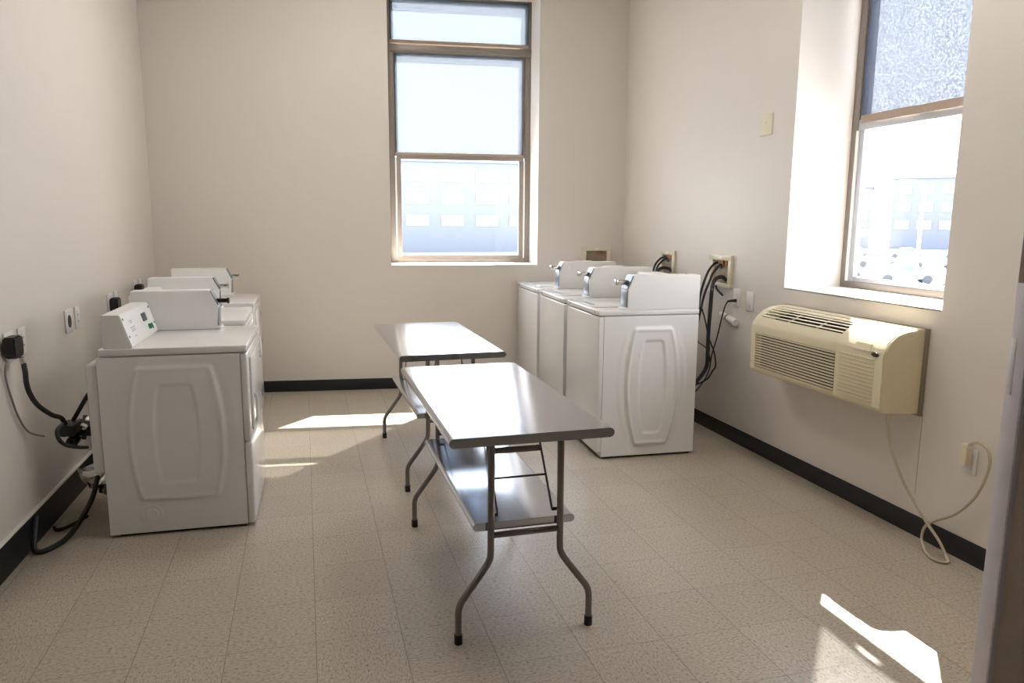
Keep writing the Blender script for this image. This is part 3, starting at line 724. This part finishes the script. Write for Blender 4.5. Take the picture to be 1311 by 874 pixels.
# ------------------------------------------------------------ outside
GZ = -3.0
g = MB(); b = bmesh.new(); bmesh.ops.create_grid(b, x_segments=2, y_segments=2, size=1)
g.box(-150, 260, 5.2, 260, GZ - .2, GZ); g.box(4.5, 260, -160, 5.2, GZ - .2, GZ); b.free()
tag(g.build('snowy_ground', 'snow'), 'bright snow-covered parking lot seen through the windows', 'ground', None, 'structure')
g = MB(); g.prism([(69, 100), (100, 76), (112, 92), (80, 118)], 'z', GZ, GZ + .02); tag(g.build('road', 'asphalt'), 'pinkish road strip between parked cars and buildings outside', 'road', None, 'structure')
def building(label, loc, rz, w, d, h, mat, rows, cols):
    r = thing('building', label, 'building', loc, rz)
    MB().box(-w / 2, w / 2, 0, d, 0, h, .05).build('facade', mat, r)
    MB().box(-w / 2 - .3, w / 2 + .3, -.3, d, h, h + .5, .05).build('roof_edge', 'bldgband', r)
    for rr in range(rows):
        z = h - 2.6 - rr * 3.0
        if z < .5: break
        for c in range(cols):
            x = -w / 2 + (c + .5) * w / cols
            f = MB(); ww = w / cols * .32
            f.box(x - ww - .08, x + ww + .08, -.06, .02, z - .08, z + 1.5)
            fo = f.build('window_band', 'bldgband', r)
            p = MB()
            for q in range(3): p.box(x - ww + q * ww * .68, x - ww + q * ww * .68 + ww * .58, -.09, -.05, z, z + 1.4)
            p.build('window_panes', 'bldgwin', fo)
    return r
building('long pale apartment block with rows of windows beyond the back window', (20, 100, GZ), 0., 44, 14, 12.3, 'bldgA', 3, 9)
building('low grey building seen through the right window, on its left side', (90.5, 112.5, GZ), -.72, 15, 14, 10.6, 'bldgA', 3, 5)
building('taller blue-grey building seen through the right window, on its right side', (108, 98, GZ), -.80, 24, 16, 12.1, 'bldgB', 3, 7)
def street_lamp(label, loc, h, rz):
    r = thing('street_lamp', label, 'street lamp', loc, rz)
    MB().cyl((0, 0, 0), (0, 0, h), .14, 12, .09).build('pole', 'lamphead', r)
    MB().box(-.2, .2, -.2, .2, 0, .5, .03).build('base', 'plate', r)
    a = MB(); a.tube([(0, 0, h), (.5, 0, h + .12), (1.0, 0, h + .15)], .05, 8, 3); a.build('arm', 'lamphead', r)
    MB().box(.7, 1.5, -.17, .17, h + .06, h + .2, .05).build('lamp_head', 'lamphead', r)
street_lamp('grey street lamp in the parking lot beyond the right window', (40.3, 38.9, GZ), 7.2, 2.4)
street_lamp('street lamp whose head shows through the back window screen', (13.2, 42.8, GZ), 9.8, 0.2)
def make_car():
    r = thing('parked_car', 'x', 'car')
    prof = [(-2.2, .35), (-2.25, .75), (-1.95, .95), (-1.35, 1.0), (-.75, 1.42), (.45, 1.46), (1.15, 1.02), (2.0, .88), (2.25, .65), (2.2, .35)]
    MB().prism(prof, 'y', -.88, .88, .08, 3).build('car_body', 'carwhite', r)
    MB().prism([(-1.15, 1.0), (-.72, 1.36), (.42, 1.40), (.98, 1.0)], 'y', -.90, .90, .02).build('side_window', 'carglass', r)
    for x in (-1.4, 1.35):
        for y in (-.9, .7):
            MB().cyl((x, y, .34), (x, y + .2, .34), .34, 20).build('wheel', 'tyre', r)
    return r
car0 = make_car()
cd = Vector((.79, .83, 0)).normalized(); side = Vector((cd.y, -cd.x, 0))
spots = [(66, -5.0, .2, 'carwhite', 'white car left in the nearest row of the snowy lot'), (64, .0, .25, 'cargrey', 'grey car in the middle of the nearest row outside'),
         (60, 4.3, .35, 'carblue', 'blue car right in the nearest row, close to the window edge'),
         (84, -8.2, .1, 'cargrey', 'grey car left in the second row of the lot'), (85, -2.6, .1, 'carwhite', 'white car left of the lamp in the second row'),
         (86, 2.4, .1, 'carblue', 'blue car right of the lamp in the second row'), (86, 8.0, .1, 'cargrey', 'grey car at the right end of the second row'),
         (106, -6.0, 0, 'carwhite', 'small white car at the left of the far row'), (107, 0, 0, 'cargrey', 'small grey car in the middle of the far row'), (108, 6.0, 0, 'carblue', 'small blue car at the right of the far row')]
for i, (dist, sv, rz, cm, lab) in enumerate(spots):
    c = car0 if i == 0 else copy_tree(car0)
    p = cd * dist + side * sv
    c.location = (p.x, p.y - 2.5, GZ); c.rotation_euler.z = math.atan2(side.y, side.x) + rz
    for ch in c.children:
        if ch.name.startswith('car_body') and i > 0: ch.data = ch.data.copy(); ch.data.materials[0] = M[cm]
    tag(c, lab, 'car', 'cars parked in the lot outside')

# ------------------------------------------------------------ light
w = bpy.data.worlds.new('sky'); sc.world = w; w.use_nodes = True
nt = w.node_tree; nt.nodes.clear()
o = nt.nodes.new('ShaderNodeOutputWorld'); bg = nt.nodes.new('ShaderNodeBackground'); nt.links.new(bg.outputs[0], o.inputs[0])
tc = nt.nodes.new('ShaderNodeTexCoord'); sp = nt.nodes.new('ShaderNodeSeparateXYZ'); nt.links.new(tc.outputs['Generated'], sp.inputs[0])
cr = nt.nodes.new('ShaderNodeValToRGB'); nt.links.new(sp.outputs[2], cr.inputs[0])
e = cr.color_ramp; e.elements[0].position = 0; e.elements[0].color = (1, .99, .97, 1); e.elements[1].position = .8; e.elements[1].color = (.55, .68, .95, 1)
q = e.elements.new(.12); q.color = (.93, .96, 1, 1); q = e.elements.new(.32); q.color = (.80, .88, 1, 1)
nt.links.new(cr.outputs[0], bg.inputs[0]); bg.inputs[1].default_value = 3.4
sun = bpy.data.lights.new('sun', 'SUN'); sun.energy = 18; sun.angle = math.radians(.53); sun.color = (1, .94, .85)
so = bpy.data.objects.new('sun', sun); C.objects.link(so)
sd = Vector((-.460, -.523, -.717)); so.rotation_euler = sd.to_track_quat('-Z', 'Y').to_euler(); so.location = (20, 24, 34)

# ------------------------------------------------------------ camera
cam = bpy.data.cameras.new('camera'); co = bpy.data.objects.new('camera', cam); C.objects.link(co); sc.camera = co
yaw, pitch, roll = .2727, .1624, .0071
cy, sy, cp, sp_ = math.cos(yaw), math.sin(yaw), math.cos(pitch), math.sin(pitch)
fwd = Vector((sy * cp, cy * cp, -sp_)); right = Vector((cy, -sy, 0)); up = right.cross(fwd)
r2 = right * math.cos(roll) + up * math.sin(roll); u2 = -right * math.sin(roll) + up * math.cos(roll)
mt = Matrix((r2, u2, -fwd)).transposed().to_4x4(); mt.translation = Vector((.0112, -2.5545, 1.5065))
co.matrix_world = mt
cam.sensor_width = 36; cam.lens = 946.72 / 1311 * 36; cam.clip_start = .05; cam.clip_end = 500
vs = sc.view_settings; sc.display_settings.display_device = 'sRGB'; vs.view_transform = 'Standard'; vs.look = 'None'; vs.gamma = 1; vs.exposure = 1.42; vs.use_curve_mapping = False
